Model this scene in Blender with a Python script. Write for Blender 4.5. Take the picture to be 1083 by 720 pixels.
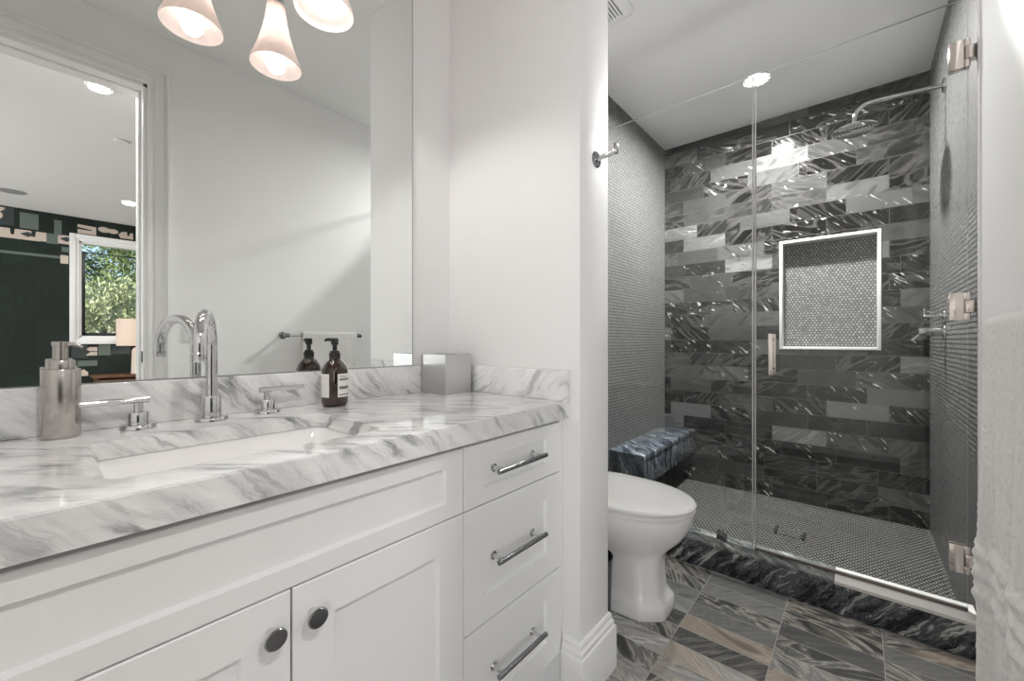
import bpy, bmesh, math, random
from mathutils import Vector, Matrix
random.seed(7)
PI = math.pi
for o in list(bpy.data.objects):
    bpy.data.objects.remove(o)
SC = bpy.context.scene
COL = SC.collection

# ------------------------------------------------------------------ camera, world, exposure
cam = bpy.data.cameras.new('camera')
cam.sensor_fit = 'HORIZONTAL'
cam.sensor_width = 36.0
cam.lens = 430.0 / 1083.0 * 36.0
cam.clip_start = 0.02
cam_o = bpy.data.objects.new('camera', cam)
COL.objects.link(cam_o)
cam_o.location = (0, 0, 1.037)
cam_o.rotation_euler = (PI / 2, 0, 0.7068)
SC.camera = cam_o

SC.view_settings.view_transform = 'Standard'
SC.view_settings.look = 'None'
SC.view_settings.gamma = 1.0
SC.view_settings.use_curve_mapping = False
SC.view_settings.exposure = 0.0

SC.cycles.max_bounces = 14
SC.cycles.diffuse_bounces = 12
SC.cycles.glossy_bounces = 8
SC.cycles.transparent_max_bounces = 16
SC.cycles.caustics_reflective = True
SC.cycles.caustics_refractive = False
SC.cycles.sample_clamp_indirect = 4.0

world = bpy.data.worlds.new('World')
SC.world = world
world.use_nodes = True
wn = world.node_tree.nodes
bg = wn['Background']
sky = wn.new('ShaderNodeTexSky')
sky.sky_type = 'NISHITA'
sky.sun_disc = False
sky.sun_elevation = math.radians(48)
sky.sun_rotation = math.radians(200)
world.node_tree.links.new(sky.outputs[0], bg.inputs[0])
bg.inputs[1].default_value = 0.30


def lamp(name, kind, loc, energy, color=(1, 1, 1), size=0.1, rot=(0, 0, 0), size_y=None, spot=None, label=None):
    d = bpy.data.lights.new(name, kind)
    d.energy = energy
    d.color = color
    if kind == 'AREA':
        d.size = size
        if size_y:
            d.shape = 'RECTANGLE'
            d.size_y = size_y
        else:
            d.shape = 'DISK'
    elif kind == 'SUN':
        d.angle = size
    else:
        d.shadow_soft_size = size
    if spot:
        d.spot_size = spot
        d.spot_blend = 0.35
    o = bpy.data.objects.new(name, d)
    o.location = loc
    o.rotation_euler = rot
    COL.objects.link(o)
    return o


lamp('sun', 'SUN', (12, -4, 9), 9.0, (1, .95, .86), 0.01, Vector((.25, .8, -.6)).to_track_quat('-Z', 'Y').to_euler())
# added area lamp, unseen; lights the bedroom and, through the door, the bathroom
lamp('bedroom_fill', 'AREA', (3.0, -2.55, 1.45), 93.0, (.95, .98, 1.0), 2.6, (PI / 2, 0, 0), 2.0)
W_VANITY = 1.35          # watts per vanity bulb
W_SHOWER = 86.0
W_BED = 10.0

# ------------------------------------------------------------------ dimensions
XM = -1.166      # mirror front
XW = -1.172      # left wall face
XR = 0.30        # right wall face
YE = 1.0085      # partition near face
YP = 1.181       # partition far face
XP = -0.606      # partition end face
YC = 1.978       # curb face
YB = 3.236       # shower back wall
ZC = 2.543       # ceiling
ZS = -0.02       # shower floor
ZT = 0.86        # counter top
XF = -0.642      # counter front
XD = -0.662      # door faces
XB = 4.93        # bedroom far wall
YG = 2.044       # shower glass


# ------------------------------------------------------------------ object helpers
def link(o, parent=None):
    COL.objects.link(o)
    if parent is not None:
        o.parent = parent
    return o


def thing(name, label, cat, loc=(0, 0, 0), group=None, rz=0):
    o = bpy.data.objects.new(name, None)
    o.empty_display_size = 0.05
    o.location = loc
    o.rotation_euler = (0, 0, rz)
    COL.objects.link(o)
    o['label'] = label
    o['category'] = cat
    if group:
        o['group'] = group
    return o


def tag(o, label, cat, group=None, kind=None):
    o['label'] = label
    o['category'] = cat
    if group:
        o['group'] = group
    if kind:
        o['kind'] = kind
    return o


class G:
    """collects geometry; build() links it as one mesh object"""

    def __init__(self):
        self.bm = bmesh.new()

    def box(self, x0, x1, y0, y1, z0, z1, bev=0, mi=0, seg=2):
        t = bmesh.new()
        vs = [t.verts.new((x, y, z)) for z in (z0, z1) for y in (y0, y1) for x in (x0, x1)]
        for f in ((0, 2, 3, 1), (4, 5, 7, 6), (0, 1, 5, 4), (2, 6, 7, 3), (0, 4, 6, 2), (1, 3, 7, 5)):
            t.faces.new([vs[i] for i in f])
        if bev:
            bmesh.ops.bevel(t, geom=list(t.edges), offset=bev, segments=seg, profile=0.5, affect='EDGES')
        self.merge(t, mi)
        return self

    def merge(self, t, mi=0):
        bmesh.ops.recalc_face_normals(t, faces=list(t.faces))
        m = {v: self.bm.verts.new(v.co) for v in t.verts}
        for f in t.faces:
            try:
                nf = self.bm.faces.new([m[v] for v in f.verts])
                nf.material_index = mi if mi else f.material_index
            except ValueError:
                pass
        t.free()

    def loft(self, rings, closed=True, cap0=True, cap1=True, mi=0):
        t = bmesh.new()
        R = [[t.verts.new(p) for p in r] for r in rings]
        n = len(R[0])
        for a, b in zip(R, R[1:]):
            for i in range(n if closed else n - 1):
                j = (i + 1) % n
                t.faces.new((a[i], a[j], b[j], b[i]))
        if cap0:
            t.faces.new(R[0][::-1])
        if cap1:
            t.faces.new(R[-1])
        self.merge(t, mi)
        return self

    def tube(self, pts, r, seg=16, mi=0, caps=True):
        P = [Vector(p) for p in pts]
        rr = r if isinstance(r, (list, tuple)) else [r] * len(P)
        rings = []
        T0 = (P[1] - P[0]).normalized()
        up = Vector((0, 0, 1)) if abs(T0.z) < 0.9 else Vector((1, 0, 0))
        N = T0.cross(up).normalized()
        for i, p in enumerate(P):
            if i == 0:
                T = T0
            elif i == len(P) - 1:
                T = (P[i] - P[i - 1]).normalized()
            else:
                T = ((P[i + 1] - P[i]).normalized() + (P[i] - P[i - 1]).normalized()).normalized()
            N = (N - T * N.dot(T)).normalized()
            Bn = T.cross(N)
            rings.append([p + (N * math.cos(2 * PI * k / seg) + Bn * math.sin(2 * PI * k / seg)) * rr[i] for k in range(seg)])
        return self.loft(rings, True, caps, caps, mi)

    def lathe(self, prof, origin=(0, 0, 0), axis='Z', seg=32, mi=0, cap0=True, cap1=True):
        """prof: list of (radius, height along axis)"""
        o = Vector(origin)
        rings = []
        for r, h in prof:
            ring = []
            for k in range(seg):
                a = 2 * PI * k / seg
                ca, sa = math.cos(a) * r, math.sin(a) * r
                if axis == 'Z':
                    v = Vector((ca, sa, h))
                elif axis == 'X':
                    v = Vector((h, ca, sa))
                else:
                    v = Vector((sa, h, ca))
                ring.append(o + v)
            rings.append(ring)
        return self.loft(rings, True, cap0, cap1, mi)

    def quad(self, pts, mi=0):
        f = self.bm.faces.new([self.bm.verts.new(p) for p in pts])
        f.material_index = mi
        return self

    def build(self, name, mats, parent=None, kind=None, smooth=True, angle=38):
        me = bpy.data.meshes.new(name)
        self.bm.to_mesh(me)
        self.bm.free()
        if not isinstance(mats, (list, tuple)):
            mats = [mats]
        for m in mats:
            me.materials.append(m)
        if smooth:
            for p in me.polygons:
                p.use_smooth = True
            me.set_sharp_from_angle(angle=math.radians(angle))
        o = bpy.data.objects.new(name, me)
        link(o, parent)
        if kind:
            o['kind'] = kind
        if parent is not None:
            # geometry was written in world space; take the parent's base off
            me.transform(Matrix.Translation(-world_of(parent)))
        return o


def world_of(o):
    v = Vector(o.location)
    while o.parent is not None:
        o = o.parent
        v += Vector(o.location)
    return v


# ------------------------------------------------------------------ material helpers
class N:
    def __init__(self, name):
        self.m = bpy.data.materials.new(name)
        self.m.use_nodes = True
        self.nt = self.m.node_tree
        self.b = self.nt.nodes['Principled BSDF']

    def n(self, t, **kw):
        x = self.nt.nodes.new(t)
        for k, v in kw.items():
            setattr(x, k, v)
        return x

    def l(self, a, b):
        self.nt.links.new(a, b)

    def _in(self, node, i, v):
        if v is None:
            return
        if hasattr(v, 'is_output'):
            self.l(v, node.inputs[i])
        else:
            node.inputs[i].default_value = v

    def math(self, op, a, b=None, c=None, clamp=False):
        x = self.n('ShaderNodeMath', operation=op, use_clamp=clamp)
        self._in(x, 0, a)
        self._in(x, 1, b)
        self._in(x, 2, c)
        return x.outputs[0]

    def vm(self, op, a, b=None, c=None):
        x = self.n('ShaderNodeVectorMath', operation=op)
        self._in(x, 0, a)
        self._in(x, 1, b)
        self._in(x, 2, c)
        return x.outputs['Value'] if op in ('DOT_PRODUCT', 'LENGTH') else x.outputs['Vector']

    def xyz(self, x, y, z=0.0):
        c = self.n('ShaderNodeCombineXYZ')
        self._in(c, 0, x)
        self._in(c, 1, y)
        self._in(c, 2, z)
        return c.outputs[0]

    def sep(self, v):
        s = self.n('ShaderNodeSeparateXYZ')
        self.l(v, s.inputs[0])
        return s.outputs

    def noise(self, vec, scale, detail=4, rough=0.55, dist=0.0, out=0):
        t = self.n('ShaderNodeTexNoise')
        self._in(t, 'Vector', vec)
        self._in(t, 'Scale', scale)
        t.inputs['Detail'].default_value = detail
        t.inputs['Roughness'].default_value = rough
        t.inputs['Distortion'].default_value = dist
        return t.outputs[out]

    def white(self, vec):
        t = self.n('ShaderNodeTexWhiteNoise', noise_dimensions='3D')
        self.l(vec, t.inputs['Vector'])
        return t.outputs

    def ramp(self, fac, stops, interp='LINEAR'):
        r = self.n('ShaderNodeValToRGB')
        r.color_ramp.interpolation = interp
        e = r.color_ramp.elements
        while len(e) > 1:
            e.remove(e[-1])
        for i, (p, c) in enumerate(stops):
            if not isinstance(c, (tuple, list)):
                c = (c, c, c)
            if i == 0:
                e[0].position = p
                el = e[0]
            else:
                el = e.new(p)
            el.color = (c[0], c[1], c[2], 1)
        self._in(r, 0, fac)
        return r.outputs[0]

    def mix(self, fac, a, b, mode='MIX'):
        x = self.n('ShaderNodeMix', data_type='RGBA', blend_type=mode)
        self._in(x, 0, fac)
        for i, v in ((6, a), (7, b)):
            if hasattr(v, 'is_output'):
                self.l(v, x.inputs[i])
            else:
                x.inputs[i].default_value = (v[0], v[1], v[2], 1)
        return x.outputs[2]

    def pos(self):
        return self.n('ShaderNodeNewGeometry').outputs['Position']

    def obj(self):
        return self.n('ShaderNodeTexCoord').outputs['Object']

    def bump(self, h, strength=0.2, dist=0.002):
        b = self.n('ShaderNodeBump')
        b.inputs['Strength'].default_value = strength
        b.inputs['Distance'].default_value = dist
        self.l(h, b.inputs['Height'])
        self.l(b.outputs[0], self.b.inputs['Normal'])

    def set(self, color=None, rough=None, metal=None, **kw):
        if color is not None:
            self._in(self.b, 'Base Color', color if hasattr(color, 'is_output') else (*color, 1))
        if rough is not None:
            self._in(self.b, 'Roughness', rough)
        if metal is not None:
            self.b.inputs['Metallic'].default_value = metal
        for k, v in kw.items():
            self._in(self.b, k.replace('_', ' '), v)
        return self.m


def plain(name, color, rough=0.5, metal=0.0, var=0.03, scale=6.0, bump=0.0, bscale=200, **kw):
    """a plain surface with a faint procedural unevenness"""
    m = N(name)
    p = m.obj()
    f = m.noise(p, scale, 3)
    lo = tuple(c * (1 - var) for c in color)
    hi = tuple(min(1, c * (1 + var)) for c in color)
    col = m.mix(f, lo, hi)
    if bump:
        m.bump(m.noise(p, bscale, 2), bump, 0.001)
    return m.set(col, rough, metal, **kw)


WHITE = plain('wall_paint', (.87, .863, .860), .55, var=.01, bump=.04, bscale=260)
CEIL = plain('ceiling_paint', (.88, .875, .87), .7, var=.01, bump=.03)
TRIM = plain('trim_paint', (.87, .865, .86), .32, var=.008)
CAB = plain('cabinet_lacquer', (.84, .84, .84), .30, var=.008)
PORC = plain('porcelain', (.90, .888, .88), .08, var=.006, Coat_Weight=.4)
CHROME = plain('chrome', (.68, .68, .69), .05, 1.0, var=.01)
DCHROME = plain('dark_chrome', (.28, .28, .29), .16, 1.0, var=.04)
NICKEL = plain('polished_nickel', (.86, .78, .74), .16, 1.0, var=.02)
BLACKP = plain('black_plastic', (.012, .012, .013), .3, var=.1)
DARK = plain('dark_void', (.008, .008, .008), .9, var=.1)
TERRY = None
GREYP = plain('grey_grille', (.35, .35, .35), .6, var=.05)


def brushed(name, color, rough=.3, axis='Z'):
    m = N(name)
    p = m.obj()
    sc = m.vm('MULTIPLY', p, (900., 900., 4.) if axis == 'Z' else (6., 6., 2600.))
    f = m.noise(sc, 1.0, 2)
    col = m.mix(f, tuple(c * .97 for c in color), color)
    r = m.math('MULTIPLY_ADD', f, .04, rough - .02)
    m.b.inputs['Anisotropic'].default_value = .4
    return m.set(col, r, 1.0)


STEEL = brushed('brushed_steel', (.50, .465, .44), .22, 'H')
STEELBOX = brushed('brushed_steel_box', (.60, .595, .59), .31, 'H')


def bedded(m, pw, n, lo, hi):
    """coordinates stretched so that noise forms streaks lying in the plane normal to n"""
    sc = m.n('ShaderNodeVectorMath', operation='SCALE')
    sc.inputs[0].default_value = tuple(n)
    m.l(m.math('MULTIPLY', m.vm('DOT_PRODUCT', pw, tuple(n)), hi - lo), sc.inputs[3])
    return m.vm('ADD', m.vm('MULTIPLY', pw, (lo, lo, lo)), sc.outputs[0])


def carrara():
    m = N('carrara_marble')
    p = m.pos()
    n = Vector((-.62, .72, .72)).normalized()
    wv = m.vm('MULTIPLY', m.vm('SUBTRACT', m.noise(p, 5.0, 4, .6, out=1), (.5, .5, .5)), (.06, .06, .06))
    pw = m.vm('ADD', p, wv)
    f1 = m.noise(bedded(m, pw, n, 7.0, 52.0), 1.0, 6, .66, .25)
    streak = m.ramp(f1, [(.30, 1.0), (.39, .72), (.45, .25), (.53, 0.0)])
    patch = m.ramp(m.noise(p, 6.0, 3), [(.36, .15), (.60, 1.0)])
    f2 = m.noise(bedded(m, pw, n, 4.0, 16.0), 1.0, 5, .65, .2)
    cloud = m.ramp(f2, [(.26, (.56, .565, .57)), (.42, (.75, .75, .75)), (.58, (.86, .855, .85))])
    col = m.mix(m.math('MULTIPLY', m.math('MULTIPLY', streak, patch), .92), cloud, (.10, .11, .12))
    return m.set(col, .07, Coat_Weight=.3)


CARRARA = carrara()


def black_marble(name, n, lo, hi, dark, mid, white, thr):
    m = N(name)
    p = m.pos()
    wob = m.vm('SUBTRACT', m.noise(p, 6.0, 4, .6, out=1), (.5, .5, .5))
    pw = m.vm('ADD', p, m.vm('MULTIPLY', wob, (.07, .07, .07)))
    n = Vector(n).normalized()
    f = m.noise(bedded(m, pw, n, lo, hi), 1.0, 6, .68, .5)
    base = m.ramp(f, [(.30, dark), (.44, tuple(c * 1.6 for c in dark)), (thr - .06, mid), (thr - .01, tuple(c * .5 for c in mid)), (thr + .05, white)])
    v = m.noise(bedded(m, pw, n, lo * 1.6, hi * .5), 1.0, 4, .6)
    thin = m.ramp(m.math('ABSOLUTE', m.math('SUBTRACT', v, .5)), [(0, 1.0), (.008, .5), (.02, 0.0)])
    col = m.mix(m.math('MULTIPLY', thin, .3), base, (.5, .5, .49))
    return m.set(col, .08, Coat_Weight=.3)


BLACKM = black_marble('black_marble', (.75, .2, -.65), 5., 42., (.006, .008, .011), (.10, .11, .125), (.55, .55, .54), .575)
BENCHM = black_marble('bench_marble', (.55, .75, .18), 5., 30., (.012, .016, .025), (.12, .145, .175), (.48, .49, .49), .59)
CURBTOP = black_marble('curb_top_marble', (.6, .7, .3), 5., 24., (.06, .065, .065), (.24, .25, .245), (.60, .60, .57), .56)
WHITEM = plain('white_marble_sill', (.74, .72, .70), .15, var=.05, scale=20)


def cell_stone(name, ua, va, w, h, u0, v0, stack, palette, grout, rough, flecks, tint, gw=.0016, swirl=.30):
    """stone planks: every plank draws its own tone, veining and flecks"""
    m = N(name)
    p = m.pos()
    s = m.sep(p)
    u = m.math('SUBTRACT', s[ua], u0)
    v = m.math('SUBTRACT', s[va], v0)
    row = m.math('FLOOR', m.math('DIVIDE', v, h))
    if stack:
        uu = m.math('DIVIDE', u, w)
    else:
        r = m.white(m.xyz(row, 3.7, 1.3))[0]
        # thirds of a plank, as the setter laid them
        off = m.math('DIVIDE', m.math('FLOOR', m.math('MULTIPLY', r, 6.0)), 6.0)
        uu = m.math('ADD', m.math('DIVIDE', u, w), off)
    colm = m.math('FLOOR', uu)
    fu = m.math('MULTIPLY', m.math('FRACT', uu), w)
    fv = m.math('MULTIPLY', m.math('FRACT', m.math('DIVIDE', v, h)), h)
    du = m.math('MINIMUM', fu, m.math('SUBTRACT', w, fu))
    dv = m.math('MINIMUM', fv, m.math('SUBTRACT', h, fv))
    dist = m.math('MINIMUM', du, dv)
    gmask = m.math('LESS_THAN', dist, gw)
    cid = m.xyz(colm, row, 5.1)
    wn_ = m.white(cid)
    rnd = m.sep(wn_[1])
    # per-plank veining space
    q = m.vm('ADD', p, m.vm('MULTIPLY', wn_[1], (17., 23., 31.)))
    sq = m.sep(q)
    # shear by a random slope so veins lean differently in each plank
    lean = m.math('MULTIPLY_ADD', rnd[2], 2.4, -1.2)
    b = m.math('ADD', sq[va], m.math('MULTIPLY', sq[ua], lean))
    q2 = m.xyz(m.math('MULTIPLY', sq[ua], 3.0), m.math('MULTIPLY', b, 9.0), rnd[0])
    wv = m.noise(q2, 0.8 if stack else 1.3, 5 if stack else 4, .58 if stack else .5, 2.2 if stack else 1.2)
    tone = m.ramp(rnd[0], palette, 'LINEAR')
    vein = m.math('MULTIPLY_ADD', wv, 2.0, -1.0)
    fac = m.ramp(wv, [(.30, .45), (.40, .75), (.46, 1.25), (.50, .7), (.55, 1.0), (.60, 1.9), (.68, .9)])
    # veining strength differs from plank to plank
    amt = m.ramp(rnd[1], [(0, .15), (.35, .4), (.5, 1.0), (1, 1.0)])
    colr = m.mix(amt, tone, m.mix(1.0, tone, fac, 'MULTIPLY'))
    ridge = m.ramp(m.math('ABSOLUTE', m.math('SUBTRACT', wv, .5)), [(0, 1.0), (.02, .45), (.06, 0.0)])
    colr = m.mix(m.math('MULTIPLY', m.math('MULTIPLY', ridge, amt), swirl), colr, tint)
    # quartz flecks on some of the planks
    fl = m.ramp(m.noise(m.xyz(m.math('MULTIPLY', sq[ua], 20.), m.math('MULTIPLY', b, 38.), rnd[1]), 1.0, 2, .5, .4),
                [(.63, 0.0), (.66, 1.0)])
    on = m.ramp(m.noise(q, 7.0, 2), [(.44, 0.0), (.54, 1.0)])
    sel = m.math('GREATER_THAN', rnd[2], 1.0 - flecks)
    colr = m.mix(m.math('MULTIPLY', m.math('MULTIPLY', fl, on), sel), colr, (.42, .415, .40))
    if stack:  # rust-coloured beds in some of the floor planks
        ru = m.ramp(m.noise(q2, .8, 3, .5, .8), [(.50, 0.0), (.62, 1.0)])
        rs = m.math('GREATER_THAN', rnd[1], .74)
        colr = m.mix(m.math('MULTIPLY', m.math('MULTIPLY', ru, rs), .6), colr, (.52, .42, .33))
    colr = m.mix(gmask, colr, grout)
    m.bump(m.math('MINIMUM', dist, .003), .25, .003)
    return m.set(colr, m.math('MULTIPLY_ADD', gmask, .4, rough), Specular_IOR_Level=.45)


WALLTILE = cell_stone('shower_wall_stone', 0, 2, .29, .0965, -1.172, -.02, False,
                      [(0, .004), (.42, .0065), (.55, .013), (.75, .028), (.9, .05), (1, .11)], (.035, .032, .03), .06, .42,
                      (.22, .21, .20))
FLOORTILE = cell_stone('floor_stone', 0, 1, .2795, .0895, -.4975 - .2795 * 4, 1.965 - .0895 * 30, True,
                       [(0, .08), (.3, .125), (.5, .18), (.75, .27), (1, .42)], (.42, .40, .37), .13, .18,
                       (.62, .58, .53), .0013, .85)


def hexes(name, ua, va, pitch, tile_lo, tile_hi, grout, gw, rough=.25):
    m = N(name)
    s = m.sep(m.pos())
    p = m.xyz(m.math('DIVIDE', s[ua], pitch), m.math('DIVIDE', s[va], pitch))
    r = (1.0, 1.7320508, 1.0)
    hf = (.5, .8660254, 0.)
    a = m.vm('SUBTRACT', m.vm('MODULO', m.vm('ADD', p, (600., 1039.23048, 0.)), r), hf)
    b = m.vm('SUBTRACT', m.vm('MODULO', m.vm('ADD', p, (600.5, 1040.0963, 0.)), r), hf)
    pick = m.math('LESS_THAN', m.vm('DOT_PRODUCT', a, a), m.vm('DOT_PRODUCT', b, b))
    mx = m.n('ShaderNodeMix', data_type='VECTOR')
    m.l(pick, mx.inputs[0])
    m.l(b, mx.inputs[4])
    m.l(a, mx.inputs[5])
    g = mx.outputs[1]
    ag = m.vm('ABSOLUTE', g)
    d = m.math('MAXIMUM', m.sep(ag)[0], m.vm('DOT_PRODUCT', ag, (.5, .8660254, 0.)))
    gm = m.math('GREATER_THAN', d, .5 - gw)
    cid = m.vm('SUBTRACT', p, g)
    rn = m.white(m.vm('ROUND' if False else 'SNAP', m.vm('ADD', cid, (.01, .01, 0.)), (.25, .25, .25)))
    big = m.noise(m.pos(), 3.0, 3)
    t = m.math('MULTIPLY_ADD', m.math('SUBTRACT', big, .5), .8, rn[0])
    col = m.ramp(t, [(0, tile_lo), (1, tile_hi)])
    col = m.mix(gm, col, grout)
    m.bump(m.math('SUBTRACT', .5, m.math('MAXIMUM', d, .38)), .3, .002)
    return m.set(col, m.math('MULTIPLY_ADD', gm, .4, rough))


HEX_SIDE = hexes('hex_mosaic_side', 1, 2, .0225, (.19, .19, .185), (.25, .25, .245), (.012, .012, .012), .17)
HEX_NICHE = hexes('hex_mosaic_niche', 0, 2, .0185, (.15, .15, .147), (.27, .27, .26), (.010, .010, .010), .12)
HEX_FLOOR = hexes('hex_mosaic_floor', 0, 1, .0205, (.010, .010, .010), (.05, .05, .048), (.17, .168, .16), .085)


def glass_mat(name, tint, refl=1.0):
    m = N(name)
    nt = m.nt
    nt.nodes.remove(m.b)
    out = nt.nodes['Material Output']
    tr = m.n('ShaderNodeBsdfTransparent')
    tr.inputs[0].default_value = (*tint, 1)
    gl = m.n('ShaderNodeBsdfGlossy')
    gl.inputs['Roughness'].default_value = 0.0
    gl.inputs['Color'].default_value = (1, 1, 1, 1)
    fr = m.n('ShaderNodeFresnel')
    fr.inputs[0].default_value = 1.45
    mx = m.n('ShaderNodeMixShader')
    m.l(m.math('MULTIPLY', fr.outputs[0], refl), mx.inputs[0])
    m.l(tr.outputs[0], mx.inputs[1])
    m.l(gl.outputs[0], mx.inputs[2])
    m.l(mx.outputs[0], out.inputs[0])
    return m.m


GLASS = glass_mat('shower_glass_clear', (.972, .984, .977), .8)
PANE = glass_mat('window_glass', (.97, .98, .98), .6)
GEDGE = plain('glass_edge', (.38, .41, .40), .2, var=.05)
MIRRORM = plain('mirror_silver', (.885, .905, .89), 0.0, 1.0, var=.002)

AMBER = N('amber_glass')
AMBER = AMBER.set((.022, .007, .0035), .06, Coat_Weight=.5)
LABELM = plain('label_paper', (.78, .76, .73), .6, var=.03)
LABELB = plain('label_band', (.16, .145, .135), .6, var=.05)


def shade_glass():
    m = N('frosted_shade_glass')
    nt = m.nt
    nt.nodes.remove(m.b)
    out = nt.nodes['Material Output']
    tl = m.n('ShaderNodeBsdfTranslucent')
    df = m.n('ShaderNodeBsdfDiffuse')
    gl = m.n('ShaderNodeBsdfGlossy')
    tint = m.mix(m.noise(m.obj(), 30, 3), (.94, .86, .83), (.96, .89, .865))
    m.l(tint, tl.inputs[0])
    m.l(tint, df.inputs[0])
    gl.inputs['Roughness'].default_value = .25
    a = m.n('ShaderNodeMixShader')
    a.inputs[0].default_value = .55
    m.l(df.outputs[0], a.inputs[1])
    m.l(tl.outputs[0], a.inputs[2])
    b = m.n('ShaderNodeMixShader')
    b.inputs[0].default_value = .06
    m.l(a.outputs[0], b.inputs[1])
    m.l(gl.outputs[0], b.inputs[2])
    m.l(b.outputs[0], out.inputs[0])
    return m.m


SHADE = shade_glass()


def emitter(name, color, strength):
    m = N(name)
    m.set((.9, .9, .9), .5)
    m.b.inputs['Emission Color'].default_value = (*color, 1)
    m.b.inputs['Emission Strength'].default_value = strength
    return m.m


BULB = emitter('bulb_glow', (1, .95, .90), 9.0)
LAMPB = emitter('lamp_bulb_glow', (1, .88, .74), 60.0)
CANGLOW = emitter('downlight_glow', (1, .95, .88), 14.0)


def terry():
    m = N('white_terry')
    p = m.obj()
    f = m.noise(p, 420, 3, .7)
    g = m.noise(p, 60, 3, .6)
    col = m.mix(f, (.82, .80, .785), (.93, .915, .90))
    m.bump(m.math('ADD', m.math('MULTIPLY', f, .7), m.math('MULTIPLY', g, .5)), .8, .004)
    return m.set(col, .95, Sheen_Weight=.4)


TERRY = terry()


def wallpaper_mat():
    m = N('green_wallpaper')
    s = m.sep(m.pos())
    # woven, washy block print
    c1 = m.xyz(m.math('FLOOR', m.math('MULTIPLY', s[1], 4.2)), m.math('FLOOR', m.math('MULTIPLY', s[2], 3.1)), 2.0)
    r = m.white(c1)
    weave = m.noise(m.xyz(m.math('MULTIPLY', s[1], 30.), m.math('MULTIPLY', s[2], 9.), 0.), 1., 4, .7)
    col = m.ramp(m.math('MULTIPLY_ADD', r[0], .18, m.math('MULTIPLY', weave, .8)),
                 [(.15, (.003, .006, .0045)), (.45, (.006, .012, .0085)), (.62, (.010, .019, .0135)), (.9, (.024, .034, .028))])
    return m.set(col, .8)


WPAPER = wallpaper_mat()
CREAM = plain('wallpaper_cream', (.62, .52, .45), .8, var=.08, scale=20)
SAGE = plain('wallpaper_sage', (.13, .16, .14), .8, var=.12, scale=20)
SLATE = plain('wallpaper_slate', (.045, .055, .055), .8, var=.25, scale=14)


def wood(name, a, b, sc=(3, 40, 40)):
    m = N(name)
    f = m.noise(m.vm('MULTIPLY', m.obj(), tuple(map(float, sc))), 1.0, 4, .6, .4)
    return m.set(m.mix(f, a, b), .4)


OAK = wood('oak_floor', (.26, .22, .185), (.38, .33, .285), (2, 14, 14))
WALNUT = wood('walnut', (.10, .045, .022), (.20, .095, .045), (20, 3, 20))
LINEN = None


def linen_shade():
    m = N('linen_shade')
    nt = m.nt
    nt.nodes.remove(m.b)
    out = nt.nodes['Material Output']
    tl = m.n('ShaderNodeBsdfTranslucent')
    df = m.n('ShaderNodeBsdfDiffuse')
    c = m.mix(m.noise(m.obj(), 180, 2), (.84, .74, .66), (.92, .83, .75))
    m.l(c, tl.inputs[0])
    m.l(c, df.inputs[0])
    mx = m.n('ShaderNodeMixShader')
    mx.inputs[0].default_value = .45
    m.l(df.outputs[0], mx.inputs[1])
    m.l(tl.outputs[0], mx.inputs[2])
    m.l(mx.outputs[0], out.inputs[0])
    return m.m


LINEN = linen_shade()
CERAM = plain('lamp_ceramic', (.72, .62, .54), .45, var=.05)
BRONZE = plain('window_bronze', (.02, .022, .026), .35, var=.1)
GRASS = plain('lawn', (.07, .12, .04), .9, var=.4, scale=8)
LEAFA = plain('leaf_olive', (.16, .21, .06), .6, var=.5, scale=3)
LEAFB = plain('leaf_pale', (.42, .45, .25), .6, var=.35, scale=3)
LEAFC = plain('leaf_dark', (.06, .10, .03), .6, var=.5, scale=3)
BARK = plain('bark', (.09, .065, .045), .9, var=.3, scale=30)

# ------------------------------------------------------------------ the bathroom shell
S = 'structure'
G().box(XW - .1, XR + .06, -.72, YC + .002, -.12, 0).build('floor', FLOORTILE, kind=S)
G().box(XW - .1, XR + .1, YC + .002, YB + .1, -.14, ZS).build('floor_shower', HEX_FLOOR, kind=S)
G().box(XW - .1, XR + .12, -.72, YB + .1, ZC, ZC + .1).build('ceiling', CEIL, kind=S)
G().box(XW - .1, XW, -.72, YC, 0, ZC).build('wall_left', WHITE, kind=S)
G().box(XW - .1, XW, YC, YB, ZS, ZC).build('wall_shower_left', HEX_SIDE, kind=S)
G().box(XW, XR + .12, -.72, -.62, 0, ZC).build('wall_front', WHITE, kind=S)
# right wall with the bedroom door opening
DY0, DY1, DZ = -.52, .352, 2.280
g = G()
g.box(XR, XR + .12, -.62, DY0, 0, ZC)
g.box(XR, XR + .12, DY1, 1.992, 0, ZC)
g.box(XR, XR + .12, DY0, DY1, DZ, ZC)
g.build('wall_right', WHITE, kind=S)
G().box(XR, XR + .12, 2.0, YB, ZS, ZC).build('wall_shower_right', HEX_SIDE, kind=S)
G().box(XR - .006, XR + .12, 1.978, 2.0, 0, ZC, .001).build('trim_1', TRIM, kind=S)
# back wall of the shower with the niche opening
NX0, NX1, NZ0, NZ1 = -.403, .095, .983, 1.693
g = G()
g.box(XW, NX0, YB, YB + .1, ZS, ZC)
g.box(NX1, XR, YB, YB + .1, ZS, ZC)
g.box(NX0, NX1, YB, YB + .1, ZS, NZ0)
g.box(NX0, NX1, YB, YB + .1, NZ1, ZC)
g.build('wall_back', WALLTILE, kind=S)
# partition between vanity and toilet
G().box(XW, XP, YE, YP, 0, ZC, .004).build('wall_partition', WHITE, kind=S)


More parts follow.
